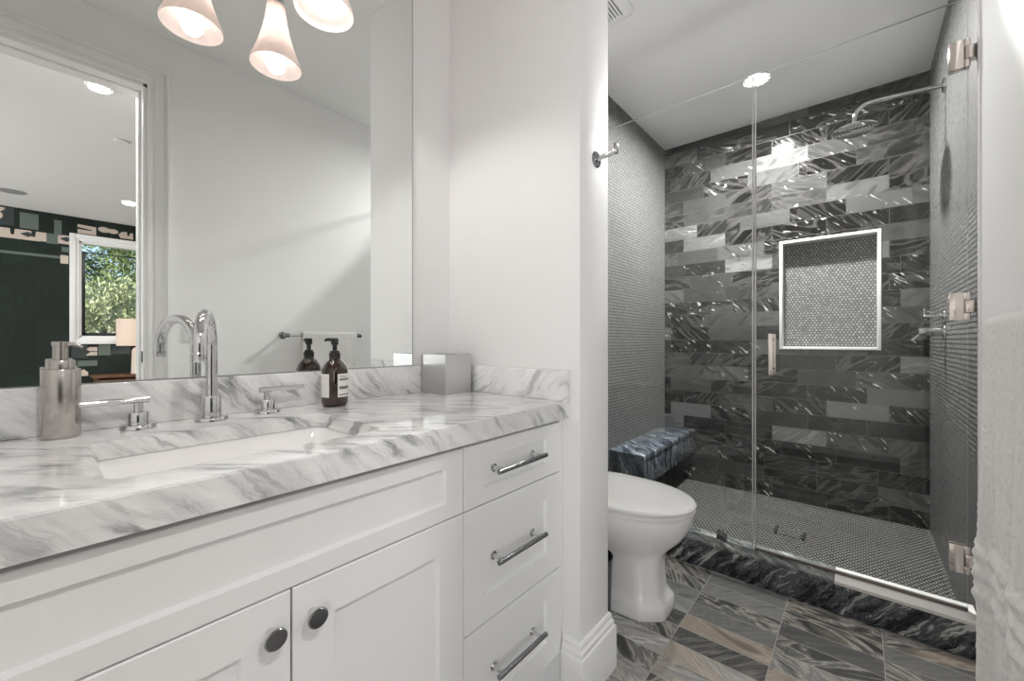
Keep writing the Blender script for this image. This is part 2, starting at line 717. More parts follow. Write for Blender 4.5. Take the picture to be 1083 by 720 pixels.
def sweep_base(path, name, h=.175, mat=TRIM, flip=1):
    """a moulded baseboard along a path of axis-parallel runs; the profile stands out to the right of the path"""
    prof = [(0, 0), (.019, 0), (.019, .128), (.017, .134), (.013, .137), (.013, .149), (.010, .153), (.0075, .157), (.0075, .168), (.004, .174), (0, .175)]
    P = [Vector((x, y)) for x, y in path]
    rings = []
    for i, p in enumerate(P):
        ns = []
        if i > 0:
            t = (P[i] - P[i - 1]).normalized()
            ns.append(Vector((t.y, -t.x)))
        if i < len(P) - 1:
            t = (P[i + 1] - P[i]).normalized()
            n2 = Vector((t.y, -t.x))
            if not ns or (ns[0] - n2).length > .01:
                ns.append(n2)
        off = sum(ns, Vector((0, 0)))
        rings.append([(p.x + off.x * a * flip, p.y + off.y * a * flip, z) for a, z in prof])
    return G().loft(rings, True, True, True).build(name, mat, kind=S, angle=20)


sweep_base([(XP - .055, YE), (XP, YE), (XP, YP), (XW, YP)], 'baseboard_partition')
sweep_base([(XR, 1.90), (XR, .442)], 'baseboard_right')

# door casing around the bedroom door (bathroom side) and jamb lining
g = G()
for a, b, x in ((.325, .340, .284), (.340, .350, .288), (.350, .388, .285), (.388, .395, .276), (.395, .406, .268), (.406, .412, .273)):
    d0, d1 = a - .325, b - .325
    g.box(x, XR, DY1 + d0, DY1 + d1, 0, DZ + d1, .002)
    g.box(x, XR, DY0 - d1, DY0 - d0, 0, DZ + d1, .002)
    g.box(x, XR, DY0 - d0, DY1 + d0, DZ + d0, DZ + d1, .002)
g.box(XR, XR + .13, DY1 - .016, DY1, 0, DZ, .001)
g.box(XR, XR + .13, DY0, DY0 + .016, 0, DZ, .001)
g.box(XR, XR + .13, DY0, DY1, DZ - .016, DZ, .001)
g.box(XR + .06, XR + .13, DY1 - .026, DY1 - .016, 0, DZ - .016, .002)
g.box(XR + .06, XR + .13, DY0, DY1, DZ - .026, DZ - .016, .002)
dt = g.build('door_1', TRIM, kind=S, angle=25)
g = G()
g.box(XR + .006, XR + .036, DY1 - .0185, DY1 - .016, .93, .985, .001)
g.build('strike_plate', BLACKP, dt)

# ------------------------------------------------------------------ the bedroom seen in the mirror
G().box(XR + .06, XB + .15, -2.7, 3.6, -.12, -.001).build('floor_bedroom', OAK, kind=S)
G().box(1.39, XB + .15, -2.7, 3.6, ZC, ZC + .1).build('ceiling_bedroom', CEIL, kind=S)
G().box(XR + .12, 1.39, -2.7, 3.6, 2.42, ZC + .1).build('ceiling_hall', CEIL, kind=S)
g = G()
g.box(XR + .12, XB + .15, 3.6, 3.7, 0, ZC + .1)
g.build('wall_bedroom_left', WHITE, kind=S)
G().box(XR + .12, XB + .15, -2.8, -2.7, 0, ZC + .1).build('wall_bedroom_right', WHITE, kind=S)
# far wall, papered, with the window opening
WY0, WY1, WZ0, WZ1 = .345, 1.55, 1.075, 2.255
g = G()
g.box(XB, XB + .15, -2.7, WY0, 0, ZC)
g.box(XB, XB + .15, WY1, 3.6, 0, ZC)
g.box(XB, XB + .15, WY0, WY1, 0, WZ0)
g.box(XB, XB + .15, WY0, WY1, WZ1, ZC)


LAYER = [0.001]


def motif(pts, mi):
    LAYER[0] += .00012
    g.quad([(XB - LAYER[0], y, z) for y, z in pts], mi)


def rect(y0, y1, z0, z1, mi):
    motif([(y0, z0), (y1, z0), (y1, z1), (y0, z1)], mi)


def disc(y, z, ry, rz, mi, n=18, a0=0, a1=2 * PI):
    motif([(y + ry * math.cos(a0 + (a1 - a0) * k / n), z + rz * math.sin(a0 + (a1 - a0) * k / n)) for k in range(n)], mi)


# cream band with cut teeth and lozenges
y = -.42
for k in range(7):
    y0 = -.75 + k * .155
    motif([(y0, 2.195), (y0 + .155, 2.195), (y0 + .155, 2.30), (y0 + .13, 2.30), (y0 + .125, 2.235), (y0 + .10, 2.235), (y0 + .095, 2.30), (y0, 2.30)], 1)
rect(-.8, .03, 2.19, 2.212, 1)
for k in range(4):
    yc = -.66 + k * .3
    motif([(yc - .06, 2.255), (yc, 2.225), (yc + .06, 2.255), (yc, 2.285)], 3)
rect(-.27, -.16, 2.33, 2.53, 3)
rect(-.12, .02, 2.32, 2.50, 2)
disc(-.31, 2.535, .09, .075, 1, 16, PI, 2 * PI)
disc(-.27, 2.43, .03, .04, 1)
rect(-.9, .20, 2.015, 2.045, 2)
rect(.14, .20, 2.29, 2.47, 2)
rect(.08, .17, 2.18, 2.30, 2)
rect(.19, .255, 1.96, 2.06, 1)
rect(.20, .26, 2.10, 2.16, 2)
# capital-like block cut by a slot, above the window
motif([(.33, 2.35), (.49, 2.35), (.49, 2.45), (.33, 2.46), (.33, 2.425), (.45, 2.41), (.45, 2.398), (.33, 2.40)], 1)
disc(.56, 2.435, .055, .035, 1)
disc(.64, 2.43, .05, .03, 1)
motif([(.71, 2.36), (.83, 2.36), (.83, 2.44), (.80, 2.44), (.79, 2.40), (.775, 2.40), (.77, 2.45), (.72, 2.44), (.69, 2.40)], 1)
disc(.93, 2.40, .05, .04, 1)
# blocks under the window
rect(.28, .42, .82, .99, 3)
motif([(.50, .955), (.43, .955), (.405, .93), (.43, .905), (.50, .905)], 1)
motif([(.50, .895), (.44, .895), (.405, .865), (.405, .85), (.50, .85)], 1)
rect(.51, .62, .85, .99, 2)
rect(.63, .80, .86, .98, 3)
rect(.33, .50, .72, .79, 2)
motif([(.34, .60), (.42, .60), (.42, .645), (.38, .685), (.34, .645)], 1)
wl = g.build('wall_bedroom_back', [WPAPER, CREAM, SAGE, SLATE], kind=S, smooth=False)

# bedroom window: white casing, dark sash, pane
g = G()
cw = .082
for a, b, x in ((0, .03, .018), (.03, cw, .028)):
    g.box(XB - x, XB + .001, WY0 - b, WY0 - a, WZ0 - b, WZ1 + b, .003)
    g.box(XB - x, XB + .001, WY1 + a, WY1 + b, WZ0 - b, WZ1 + b, .003)
    g.box(XB - x, XB + .001, WY0 - a, WY1 + a, WZ1 + a, WZ1 + b, .003)
    g.box(XB - x, XB + .001, WY0 - a, WY1 + a, WZ0 - b, WZ0 - a, .003)
g.box(XB, XB + .13, WY0, WY0 + .02, WZ0, WZ1)
g.box(XB, XB + .13, WY1 - .02, WY1, WZ0, WZ1)
g.box(XB, XB + .13, WY0, WY1, WZ1 - .02, WZ1)
g.box(XB, XB + .13, WY0, WY1, WZ0, WZ0 + .02)
win = g.build('window_1', TRIM, kind=S)
g = G()
y0, y1, z0, z1 = WY0 + .02, WY1 - .02, WZ0 + .02, WZ1 - .11
g.box(XB + .08, XB + .12, y0, y0 + .035, z0, z1, .002)
g.box(XB + .08, XB + .12, y1 - .035, y1, z0, z1, .002)
g.box(XB + .08, XB + .12, y0, y1, z0, z0 + .04, .002)
g.box(XB + .08, XB + .12, y0, y1, z1 - .012, z1, .002)
g.build('window_sash', BRONZE, win)
G().box(XB + .095, XB + .101, y0 + .01, y1 - .01, z0 + .01, WZ1 - .02).build('window_pane', PANE, win)

# outdoors beyond the window
G().box(XB + .15, 40, -20, 24, -.6, -.5).build('ground', GRASS, kind=S)


def tree(name, label, x, y, h, r, mat, n, leaf, weep=False, seed=1):
    rnd = random.Random(seed)
    t = thing(name, label, 'tree', (x, y, -.5), 'trees outside the bedroom window')
    G().tube([(x, y, -.5), (x + .05, y + .04, h * .3), (x - .04, y, h * .65)], [.11, .08, .04], 10).build('trunk', BARK, t)
    b = G()
    cl = []
    for k in range(26):
        a, c = rnd.uniform(0, 2 * PI), rnd.random() ** .5 * r
        cl.append((x + math.cos(a) * c, y + math.sin(a) * c, h * rnd.uniform(.25 if weep else .42, 1.0)))
    for k in range(n):
        cx_, cy_, cz_ = rnd.choice(cl)
        p = Vector((rnd.gauss(cx_, r * .16), rnd.gauss(cy_, r * .16), rnd.gauss(cz_, h * .06)))
        u = Vector((rnd.gauss(0, 1), rnd.gauss(0, 1), rnd.gauss(0, 1) - (1.6 if weep else 0))).normalized()
        w = u.cross(Vector((rnd.gauss(0, 1), rnd.gauss(0, 1), rnd.gauss(0, 1)))).normalized()
        L, Wd = leaf * rnd.uniform(.7, 1.3), leaf * .32
        b.quad([p - u * L * .5, p + w * Wd * .5, p + u * L * .5, p - w * Wd * .5])
    b.build('foliage', mat, t, smooth=False)


tree('garden_tree', 'pale drooping shrub low outside the bedroom window, seen in the mirror', 7.6, .75, 1.95, .95, LEAFB, 9000, .10, True, 3)
tree('garden_tree', 'olive leafy tree behind the pale shrub outside the bedroom window', 11.6, 2.0, 3.7, 1.3, LEAFA, 12000, .11, False, 4)
tree('garden_tree', 'darker tree at the left edge of the view through the bedroom window', 15.2, .0, 3.7, 1.3, LEAFC, 9000, .13, False, 5)

# nightstand and lamp
ns = thing('nightstand', 'brown wooden nightstand under the bedroom window, seen in the mirror', 'nightstand', (4.63, .83, 0))
G().box(4.42, 4.86, .43, 1.24, .592, .617, .004).build('nightstand_top', WALNUT, ns)
g = G()
g.box(4.44, 4.85, .46, .48, .12, .592)
g.box(4.44, 4.85, 1.19, 1.21, .12, .592)
g.box(4.83, 4.85, .48, 1.19, .12, .592)
g.box(4.44, 4.83, .48, 1.19, .12, .14)
g.build('nightstand_body', WALNUT, ns)
d = G().box(4.43, 4.445, .485, 1.185, .36, .57, .003).build('drawer', WALNUT, ns)
G().lathe([(.012, -.02), (.012, 0)], (4.43, .83, .465), 'X').build('knob', CHROME, d)
for yy in (.48, 1.18):
    for xx in (4.47, 4.82):
        G().box(xx - .018, xx + .018, yy - .018, yy + .018, -.001, .12).build('leg', WALNUT, ns)
lp = thing('table_lamp', 'table lamp with white drum shade on the brown nightstand', 'lamp', (4.62, .855, .617))
G().lathe([(.075, 0), (.085, .01), (.08, .02), (.072, .3), (.05, .33), (.014, .34), (.014, .40)], (4.62, .855, .617), seg=28).build('lamp_base', CERAM, lp)
g = G()
g.lathe([(.215, .355), (.215, .685), (.212, .685), (.212, .355)], (4.62, .855, .617), seg=48, cap0=False, cap1=False)
g.loft([[(4.62 + .215 * math.cos(2 * PI * k / 48), .855 + .215 * math.sin(2 * PI * k / 48), .617 + .355) for k in range(48)],
        [(4.62 + .212 * math.cos(2 * PI * k / 48), .855 + .212 * math.sin(2 * PI * k / 48), .617 + .355) for k in range(48)]], True, False, False)
g.build('lamp_shade', LINEN, lp)
G().lathe([(.012, .40), (.03, .45), (.03, .48), (.012, .51)], (4.62, .855, .617), seg=20).build('bulb', LAMPB, lp)


# ------------------------------------------------------------------ downlights and ceiling fittings
def downlight(x, y, z, label, group, watts, r=.055):
    t = thing('recessed_downlight', label, 'ceiling light', (x, y, z - .006), group)
    G().lathe([(r + .014, -.006), (r + .016, -.002), (r + .016, -.0005), (r, -.0005), (r, -.006)], (x, y, z), seg=40, cap0=False, cap1=False).build('trim_ring', TRIM, t)
    G().lathe([(r, -.004), (r, -.001)], (x, y, z), seg=40).build('lens', CANGLOW, t)
    L = lamp('downlight_lamp', 'AREA', (x, y, z - .012), watts, (1, .985, .968), r * 2.0)
    L.data.spread = math.radians(170)
    L.parent = t
    L.location = (0, 0, -.008)
    return t


downlight(-.45, 2.70, ZC, 'lit recessed downlight in the ceiling over the shower, at the glass seam', 'ceiling downlights', W_SHOWER)
downlight(.815, .224, 2.42, 'bright recessed downlight in the grey hall ceiling, high in the mirror', 'ceiling downlights', 17, .042)
downlight(3.726, .664, ZC, 'small recessed downlight in the bedroom ceiling above the window, in the mirror', 'ceiling downlights', W_BED)
sp = thing('ceiling_speaker', 'round grey speaker grille in the bedroom ceiling, at the mirror left edge', 'speaker', (4.171, -.161, ZC - .004))
G().lathe([(.10, -.004), (.10, -.0005)], (4.171, -.161, ZC), seg=36).build('grille', GREYP, sp)
G().lathe([(.108, -.003), (.112, -.0005), (.10, -.0005), (.10, -.003)], (4.171, -.161, ZC), seg=36, cap0=False, cap1=False).build('rim', TRIM, sp)
sd = thing('sprinkler_cover', 'small flat dark disc in the pale bedroom ceiling, seen in the mirror', 'sprinkler', (1.9, .422, ZC - .01))
G().lathe([(.04, -.012), (.045, -.008), (.045, -.006)], (1.9, .422, ZC), seg=28).build('cover', TRIM, sd)
G().lathe([(.03, -.006), (.03, -.0005)], (1.9, .422, ZC), seg=28).build('neck', DARK, sd)

# exhaust fan grille
ef = thing('exhaust_fan', 'white louvred exhaust fan cover in the ceiling over the toilet', 'vent', (-.905, 1.65, ZC - .02))
vx0, vx1, vy0, vy1 = -1.035, -.775, 1.515, 1.777


def rrect(x0, x1, y0, y1, r, n=6):
    pts = []
    for cx_, cy_, a in ((x1 - r, y1 - r, 0), (x0 + r, y1 - r, PI / 2), (x0 + r, y0 + r, PI), (x1 - r, y0 + r, 1.5 * PI)):
        for k in range(n + 1):
            b = a + PI / 2 * k / n
            pts.append((cx_ + r * math.cos(b), cy_ + r * math.sin(b)))
    return pts


g = G()
o1 = rrect(vx0, vx1, vy0, vy1, .03)
o2 = rrect(vx0 + .012, vx1 - .012, vy0 + .012, vy1 - .012, .024)
i1 = rrect(vx0 + .035, vx1 - .04, vy0 + .035, vy1 - .035, .004)
g.loft([[(x, y_, ZC - .0005) for x, y_ in o1], [(x, y_, ZC - .012) for x, y_ in o1], [(x, y_, ZC - .019) for x, y_ in o2],
        [(x, y_, ZC - .019) for x, y_ in i1], [(x, y_, ZC - .004) for x, y_ in i1]], True, False, False)
g.build('vent_frame', TRIM, ef)
G().box(vx0 + .03, vx1 - .035, vy0 + .03, vy1 - .03, ZC - .004, ZC - .001).build('vent_backing', DARK, ef)
nsl = 13
for k in range(nsl):
    x = vx0 + .037 + (vx1 - vx0 - .079) * k / (nsl - 1)
    G().box(x - .0042, x + .0042, vy0 + .036, vy1 - .036, ZC - .0185, ZC - .006, .001).build('louvre', TRIM, ef)

# ------------------------------------------------------------------ shower
# curb
cb = thing('shower_curb', 'raised marble shower curb with black veined face below the glass', 'curb', (-.43, 2.04, 0))
for x0, x1 in ((XW + .001, -.4895), (-.4885, -.0735), (-.0725, XR - .001)):
    G().box(x0, x1, YC, YC + .016, 0.0005, .109, .0008).build('curb_face', BLACKM, cb)
G().box(XW + .001, XR - .001, YC + .016, 2.10, 0.0005, .109).build('curb_core', BLACKM, cb)
G().box(XW + .001, -.0735, YC - .004, 2.104, .109, .1225, .002).build('curb_top', CURBTOP, cb)
o = G().box(-.0725, XR - .001, YC - .004, 2.104, .109, .1225, .002).build('curb_top', WHITEM, cb)
o['label'] = 'white marble length of curb top'

# bench
bn = thing('shower_bench', 'floating dark veined marble bench in the left corner of the shower', 'bench', (-1.06, 2.75, .19))
G().box(XW + .001, -.948, 2.29, YB - .001, .335, .366, .003).build('bench_seat', BENCHM, bn)
G().box(XW + .001, -.953, 2.295, YB - .001, .185, .3345, .001).build('bench_front', BENCHM, bn)

# niche
nc = thing('shower_niche', 'hexagon tiled wall niche with thin white frame in the dark shower wall', 'niche', (-.154, YB, NZ0))
G().box(NX0 + .001, NX1 - .001, YB + .092, YB + .099, NZ0 + .001, NZ1 - .001).build('niche_back', HEX_NICHE, nc)
g = G()
fw = .013
g.box(NX0 - .004, NX0 + fw, YB - .006, YB + .09, NZ0 - .004, NZ1 + .004, .0015)
g.box(NX1 - fw, NX1 + .004, YB - .006, YB + .09, NZ0 - .004, NZ1 + .004, .0015)
g.box(NX0 + fw, NX1 - fw, YB - .006, YB + .09, NZ1 - fw, NZ1 + .004, .0015)
g.box(NX0 + fw, NX1 - fw, YB - .006, YB + .09, NZ0 - .004, NZ0 + fw, .0015)
g.build('niche_frame', plain('niche_trim', (.58, .575, .56), .35, var=.03), nc)

# drain
dr = thing('shower_drain', 'square tile-in drain with dark side slots in the shower floor', 'drain', (-.289, 2.69, ZS))
G().box(-.352, -.226, 2.635, 2.745, ZS + .0003, ZS + .003).build('tile_insert', HEX_FLOOR, dr)
for x in (-.352, -.226):
    G().box(x - .009, x + .009, 2.635, 2.745, ZS + .0005, ZS + .0045).build('slot', DARK, dr)

# fixed glass panel
XS = -.349
fp = thing('glass_panel', 'fixed clear glass shower panel left of the door, behind the toilet', 'glass panel', (-.76, YG, .1235))


def pane(x0, x1, z0, z1, name, parent):
    t = G()
    y0_, y1_ = YG - .005, YG + .005
    c = [(x0, y0_, z0), (x1, y0_, z0), (x1, y1_, z0), (x0, y1_, z0), (x0, y0_, z1), (x1, y0_, z1), (x1, y1_, z1), (x0, y1_, z1)]
    for f, mi in (((0, 1, 5, 4), 0), ((2, 3, 7, 6), 0), ((0, 4, 7, 3), 1), ((1, 2, 6, 5), 1), ((0, 3, 2, 1), 1), ((4, 5, 6, 7), 1)):
        t.quad([c[i] for i in f], mi)
    return t.build(name, [GLASS, GEDGE], parent, smooth=False)


pane(XW + .002, XS - .005, .1235, 2.195, 'glass_sheet', fp)
G().box(XS - .008, XS - .0035, YG - .0065, YG + .0065, .1235, 2.195).build('bright_edge_strip', plain('bright_edge_grey', (.55, .55, .54), .15, var=.05), fp)  # pale strip paints in the bright line of the polished glass edge
G().box(-.50, -.455, YG - .012, YG - .0052, .1235, .168, .002).build('glass_clamp', DCHROME, fp)

# door
sdoor = thing('shower_door', 'hinged clear glass shower door with square nickel hinges', 'shower door', (-.03, YG, .13))
pane(XS + .004, .279, .134, 2.195, 'glass_sheet', sdoor)
G().box(XS + .0015, XS + .006, YG - .0065, YG + .0065, .134, 2.195).build('bright_edge_strip', bpy.data.materials['bright_edge_grey'], sdoor)  # same painted bright edge line on the door glass
G().box(XS + .003, .279, YG - .007, YG + .007, .124, .1338, .001).build('door_sweep', plain('sweep_vinyl', (.16, .12, .11), .35, var=.08), sdoor)
for zc in (2.004, 1.152, .298):
    g = G()
    g.box(.234, .268, YG - .016, YG - .0052, zc - .047, zc + .047, .0015)
    g.box(.268, .284, YG - .016, YG - .0052, zc + .022, zc + .047, .0015)
    g.box(.268, .284, YG - .016, YG - .0052, zc - .047, zc - .022, .0015)
    g.box(.234, .284, YG + .0052, YG + .014, zc - .047, zc + .047, .0015)
    h = g.build('hinge', NICKEL, sdoor)
    G().box(.2715, .2985, YG - .018, YG + .018, zc - .0205, zc + .0205, .0015).build('hinge_knuckle', NICKEL, h)
hd = G()
hd.box(-.290, -.275, YG - .050, YG - .038, .893, 1.066, .0015)
for z in (.918, 1.041):
    hd.tube([(-.2825, YG - .039, z), (-.2825, YG - .0052, z)], .006, 14)
hd.build('handle', NICKEL, sdoor)
hd = G()
hd.box(-.290, -.275, YG + .038, YG + .050, .893, 1.066, .0015)
for z in (.918, 1.041):
    hd.tube([(-.2825, YG + .039, z), (-.2825, YG + .0052, z)], .006, 14)
o = hd.build('handle', NICKEL, sdoor)

# shower head
sh = thing('rain_shower', 'round chrome rain shower head on a long arm from the right wall', 'shower head', (-.02, 2.7, 2.10))
pts = [(XR - .001, 2.7, 2.205), (.20, 2.7, 2.213), (.06, 2.7, 2.222)]
for k in range(1, 9):
    a = PI / 2 * k / 8
    pts.append((.045 - .065 * math.sin(a), 2.7, 2.158 + .065 * math.cos(a)))
pts.append((-.02, 2.7, 2.128))
G().tube(pts, .0095, 16).build('shower_arm', CHROME, sh)
G().lathe([(.03, -.008), (.032, -.004), (.032, 0)], (XR - .001, 2.7, 2.205), 'X', 32).build('escutcheon', CHROME, sh)
G().lathe([(.013, .036), (.017, .03), (.017, .02), (.014, .016)], (-.02, 2.7, 2.1), seg=24).build('swivel', CHROME, sh)
G().lathe([(.088, 0), (.0925, .002), (.0925, .008), (.085, .013), (.03, .018), (.012, .02)], (-.02, 2.7, 2.1), seg=48).build('spray_disc', CHROME, sh)
g = G()
for ring in range(1, 7):
    for k in range(ring * 6):
        a = 2 * PI * k / (ring * 6)
        g.lathe([(.0022, -.0025), (.003, -.0002)], (-.02 + ring * .0135 * math.cos(a), 2.7 + ring * .0135 * math.sin(a), 2.1), seg=6)
o = g.build('spray_nozzles', DCHROME, sh)
o['kind'] = 'stuff'

# valves on the right wall
for nm, lab, z, big in (('shower_diverter', 'small chrome diverter lever on the shower right wall, above the main valve', 1.15, False),
                        ('shower_valve', 'chrome cylinder shower valve with lever on the right wall, beside the niche', 1.078, True)):
    t = thing(nm, lab, 'shower valve', (XR, 2.7, z))
    r = .035 if big else .026
    G().lathe([(r, -.009), (r + .002, -.005), (r + .002, -.001)], (XR, 2.7, z), 'X', 36).build('escutcheon', CHROME, t)
    if big:
        G().lathe([(.016, -.088), (.019, -.086), (.019, -.05), (.017, -.048), (.017, -.042), (.02, -.04), (.02, -.009)], (XR, 2.7, z), 'X', 28).build('valve_body', CHROME, t)
        G().tube([(XR - .078, 2.7, z - .01), (XR - .10, 2.69, z - .03), (XR - .112, 2.68, z - .045)], [.006, .0055, .005], 12).build('lever', CHROME, t)
    else:
        G().lathe([(.008, -.072), (.0095, -.07), (.0095, -.009)], (XR, 2.7, z), 'X', 24).build('valve_body', CHROME, t)
        G().tube([(XR - .068, 2.7, z), (XR - .069, 2.7, z + .036)], .0038, 12).build('lever', CHROME, t)


# ------------------------------------------------------------------ toilet
def oval(xt, xb, hw, z, cy=1.56, L=None, n=40, p=2.0, pb=5.0):
    """egg plan: round to the front (x = xt), squarer to the back (x = xb)"""
    xc = xt - (L or min(.27, (xt - xb) * .55))
    pts = []
    for k in range(n):
        a = 2 * PI * k / n
        ca, sa = math.cos(a), math.sin(a)
        e = p if ca > 0 else pb
        ax = (xt - xc) if ca > 0 else (xc - xb)
        x = xc + math.copysign(abs(ca) ** (2 / e), ca) * ax
        y_ = cy + math.copysign(abs(sa) ** (2 / e), sa) * hw
        pts.append((x, y_, z))
    return pts


def facet(xt, xb, hw, z, cham, cy=1.56, n=64):
    """plan with flat front, chamfered corners and straight sides"""
    xc = xt - .20
    pts = []
    for k in range(n):
        a = 2 * PI * k / n
        ca, sa = math.cos(a), math.sin(a)
        r = 9.0
        if ca > 1e-6:
            r = min(r, (xt - xc) / ca)
        if ca < -1e-6:
            r = min(r, (xb - xc) / ca)
        if abs(sa) > 1e-6:
            r = min(r, hw / abs(sa))
        q = ca * .75 + abs(sa)
        if q > 1e-6:
            r = min(r, ((xt - xc) * .75 + hw - cham) / q)
        pts.append((xc + r * ca, cy + r * sa, z))
    return pts


def blend(p, q, t):
    return [tuple(a + (b_ - a) * t for a, b_ in zip(u_, v_)) for u_, v_ in zip(p, q)]


tl = thing('toilet', 'white elongated toilet with closed lid between the partition and the shower', 'toilet', (-.8, 1.56, 0))
rings = []
for z, xt, hw, ch, t in ((.0005, -.546, .124, .055, .25), (.010, -.544, .126, .055, .25), (.048, -.545, .125, .055, .25), (.056, -.551, .119, .052, .2), (.068, -.565, .106, .048, .1),
                         (.085, -.572, .101, .046, .05), (.17, -.577, .097, .044, .05), (.205, -.573, .101, .044, .3), (.23, -.560, .113, .05, .6), (.255, -.537, .132, .05, .85),
                         (.285, -.508, .155, .05, 1), (.315, -.487, .170, .05, 1), (.345, -.473, .180, .05, 1), (.370, -.466, .184, .05, 1), (.386, -.464, .185, .05, 1), (.391, -.470, .180, .05, 1)):
    xb = -1.06 if z < .1 else -1.05
    e = oval(xt, xb, hw, z, n=64, L=.20 + .07 * t if t > .5 else .20)
    rings.append(blend(facet(xt, xb, hw, z, ch), e, t))
G().loft(rings).build('bowl', PORC, tl)
G().loft([oval(-.466, -.93, .180, .393), oval(-.459, -.935, .187, .395), oval(-.457, -.935, .189, .403), oval(-.463, -.93, .183, .407)]).build('seat', PORC, tl)
G().loft([oval(-.466, -.94, .180, .4105), oval(-.457, -.945, .189, .413), oval(-.4545, -.945, .1915, .422), oval(-.459, -.94, .187, .4275),
          oval(-.475, -.925, .172, .4305), oval(-.53, -.88, .12, .4320)]).build('lid', PORC, tl)
tk = G()
tk.box(XW + .004, -.965, 1.37, 1.75, .392, .75, .025, seg=4)
tk.build('tank', PORC, tl)
G().box(XW + .003, -.955, 1.36, 1.76, .7505, .785, .01, seg=3).build('tank_lid', PORC, tl)
G().tube([(-.955 - .012, 1.42, .69), (-.945, 1.42, .69), (-.94, 1.47, .685)], .007, 12).build('flush_lever', CHROME, tl)

# waste bin
wb = thing('waste_bin', 'slim black waste bin on the floor between partition and toilet', 'bin', (-.753, 1.36, 0))
G().lathe([(.058, .0008), (.060, .004), (.0675, .232), (.0695, .236), (.0695, .240), (.066, .240), (.064, .232), (.056, .01)], (-.753, 1.352, 0), seg=40).build('bin_body', BLACKP, wb)

# robe hook on the partition end
rh = thing('robe_hook', 'chrome robe hook on the white partition end, beside the shower', 'hook', (XP, 1.10, 1.583))
G().lathe([(.024, 0.0005), (.024, .004), (.021, .0065)], (XP, 1.10, 1.583), 'X', 32).build('backplate', DCHROME, rh)
G().tube([(XP + .006, 1.10, 1.583), (XP + .062, 1.10, 1.592)], .0075, 16).build('peg', CHROME, rh)
G().box(XP + .058, XP + .070, 1.092, 1.108, 1.583, 1.612, .002).build('peg_tip', CHROME, rh)


# ------------------------------------------------------------------ vanity
def shaker(y0, y1, z0, z1, ry, rz, xf=XD, th=.019, rec=.009):
    """a shaker front facing +x: flat frame, stepped-in panel"""
    t = G()
    c = .0015

    def ring(x, a, b_):
        return [(x, y0 + a, z0 + b_), (x, y1 - a, z0 + b_), (x, y1 - a, z1 - b_), (x, y0 + a, z1 - b_)]
    t.loft([ring(xf - th, 0, 0), ring(xf - c, 0, 0), ring(xf, c, c), ring(xf, ry, rz), ring(xf - .003, ry + .0015, rz + .0015), ring(xf - rec, ry + .004, rz + .004)])
    return t


VY0, VY1 = -.485, 1.004
van = thing('vanity_cabinet', 'white shaker vanity cabinet with doors and drawers under the marble top', 'vanity', (-.9, .254, 0))
g = G()
xb_, xf_ = XW + .001, XD - .021
g.box(xb_, xf_, VY0, VY0 + .018, .0, .812)
g.box(xb_, XD - .003, .9905, VY1, .0005, .812, .001)
g.box(xb_, xf_, .600, .618, .125, .812)
g.box(xb_, xf_, VY0, .99, .125, .143)
g.box(xb_, xb_ + .012, VY0, .99, .143, .68)
g.box(xf_ - .02, xf_, VY0, .99, .65, .67)
g.box(xf_ - .012, xf_, VY0, .99, .785, .812)
g.box(xf_ - .02, xf_, .618, .99, .37, .39)
g.build('carcass', CAB, van)
G().box(XD - .075, XD - .06, VY0, .99, .0005, .125).build('toe_kick', CAB, van)
shaker(-.103, .6105, .6585, .8000, .048, .033).build('false_drawer_front', CAB, van)
for (y0, y1, yk) in ((-.103, .2535, .2245), (.2565, .6105, .2845)):
    dd = shaker(y0, y1, .130, .6555, .066, .066).build('door', CAB, van)
    kb = G()
    kb.lathe([(.0065, 0.0003), (.0065, .014), (.0140, .016), (.0155, .019), (.0155, .0245)], (XD, yk, .6065), 'X', 32)
    kn = kb.build('knob', CHROME, dd)
    G().lathe([(.0148, .0246), (.0138, .0262)], (XD, yk, .6065), 'X', 32).build('knob_dark_reflection', DCHROME, kn)  # darker disc paints the dark reflection into the chrome knob front
for (z0, z1, rz, zh) in ((.6585, .8000, .036, .7315), (.3805, .6555, .062, .520), (.130, .3775, .062, .2535)):
    dd = shaker(.6135, .989, z0, z1, .064, rz).build('drawer', CAB, van)
    hg = G()
    hg.tube([(XD + .026, .698, zh), (XD + .026, .886, zh)], .0062, 18)
    hg.build('handle', DCHROME, dd)
    for yy in (.716, .868):
        G().lathe([(.0105, -.0088), (.0105, -.0065), (.0055, -.0055), (.0055, .022)], (XD, yy, zh), 'X', 20).build('handle_post', CHROME, dd)
# far-left bank of the same cabinet, cut by the frame
shaker(VY0 + .004, -.106, .130, .8000, .066, .066).build('door', CAB, van)

# countertop with the sink cut-out
SX0, SX1, SY0, SY1 = -.998, -.722, .058, .452


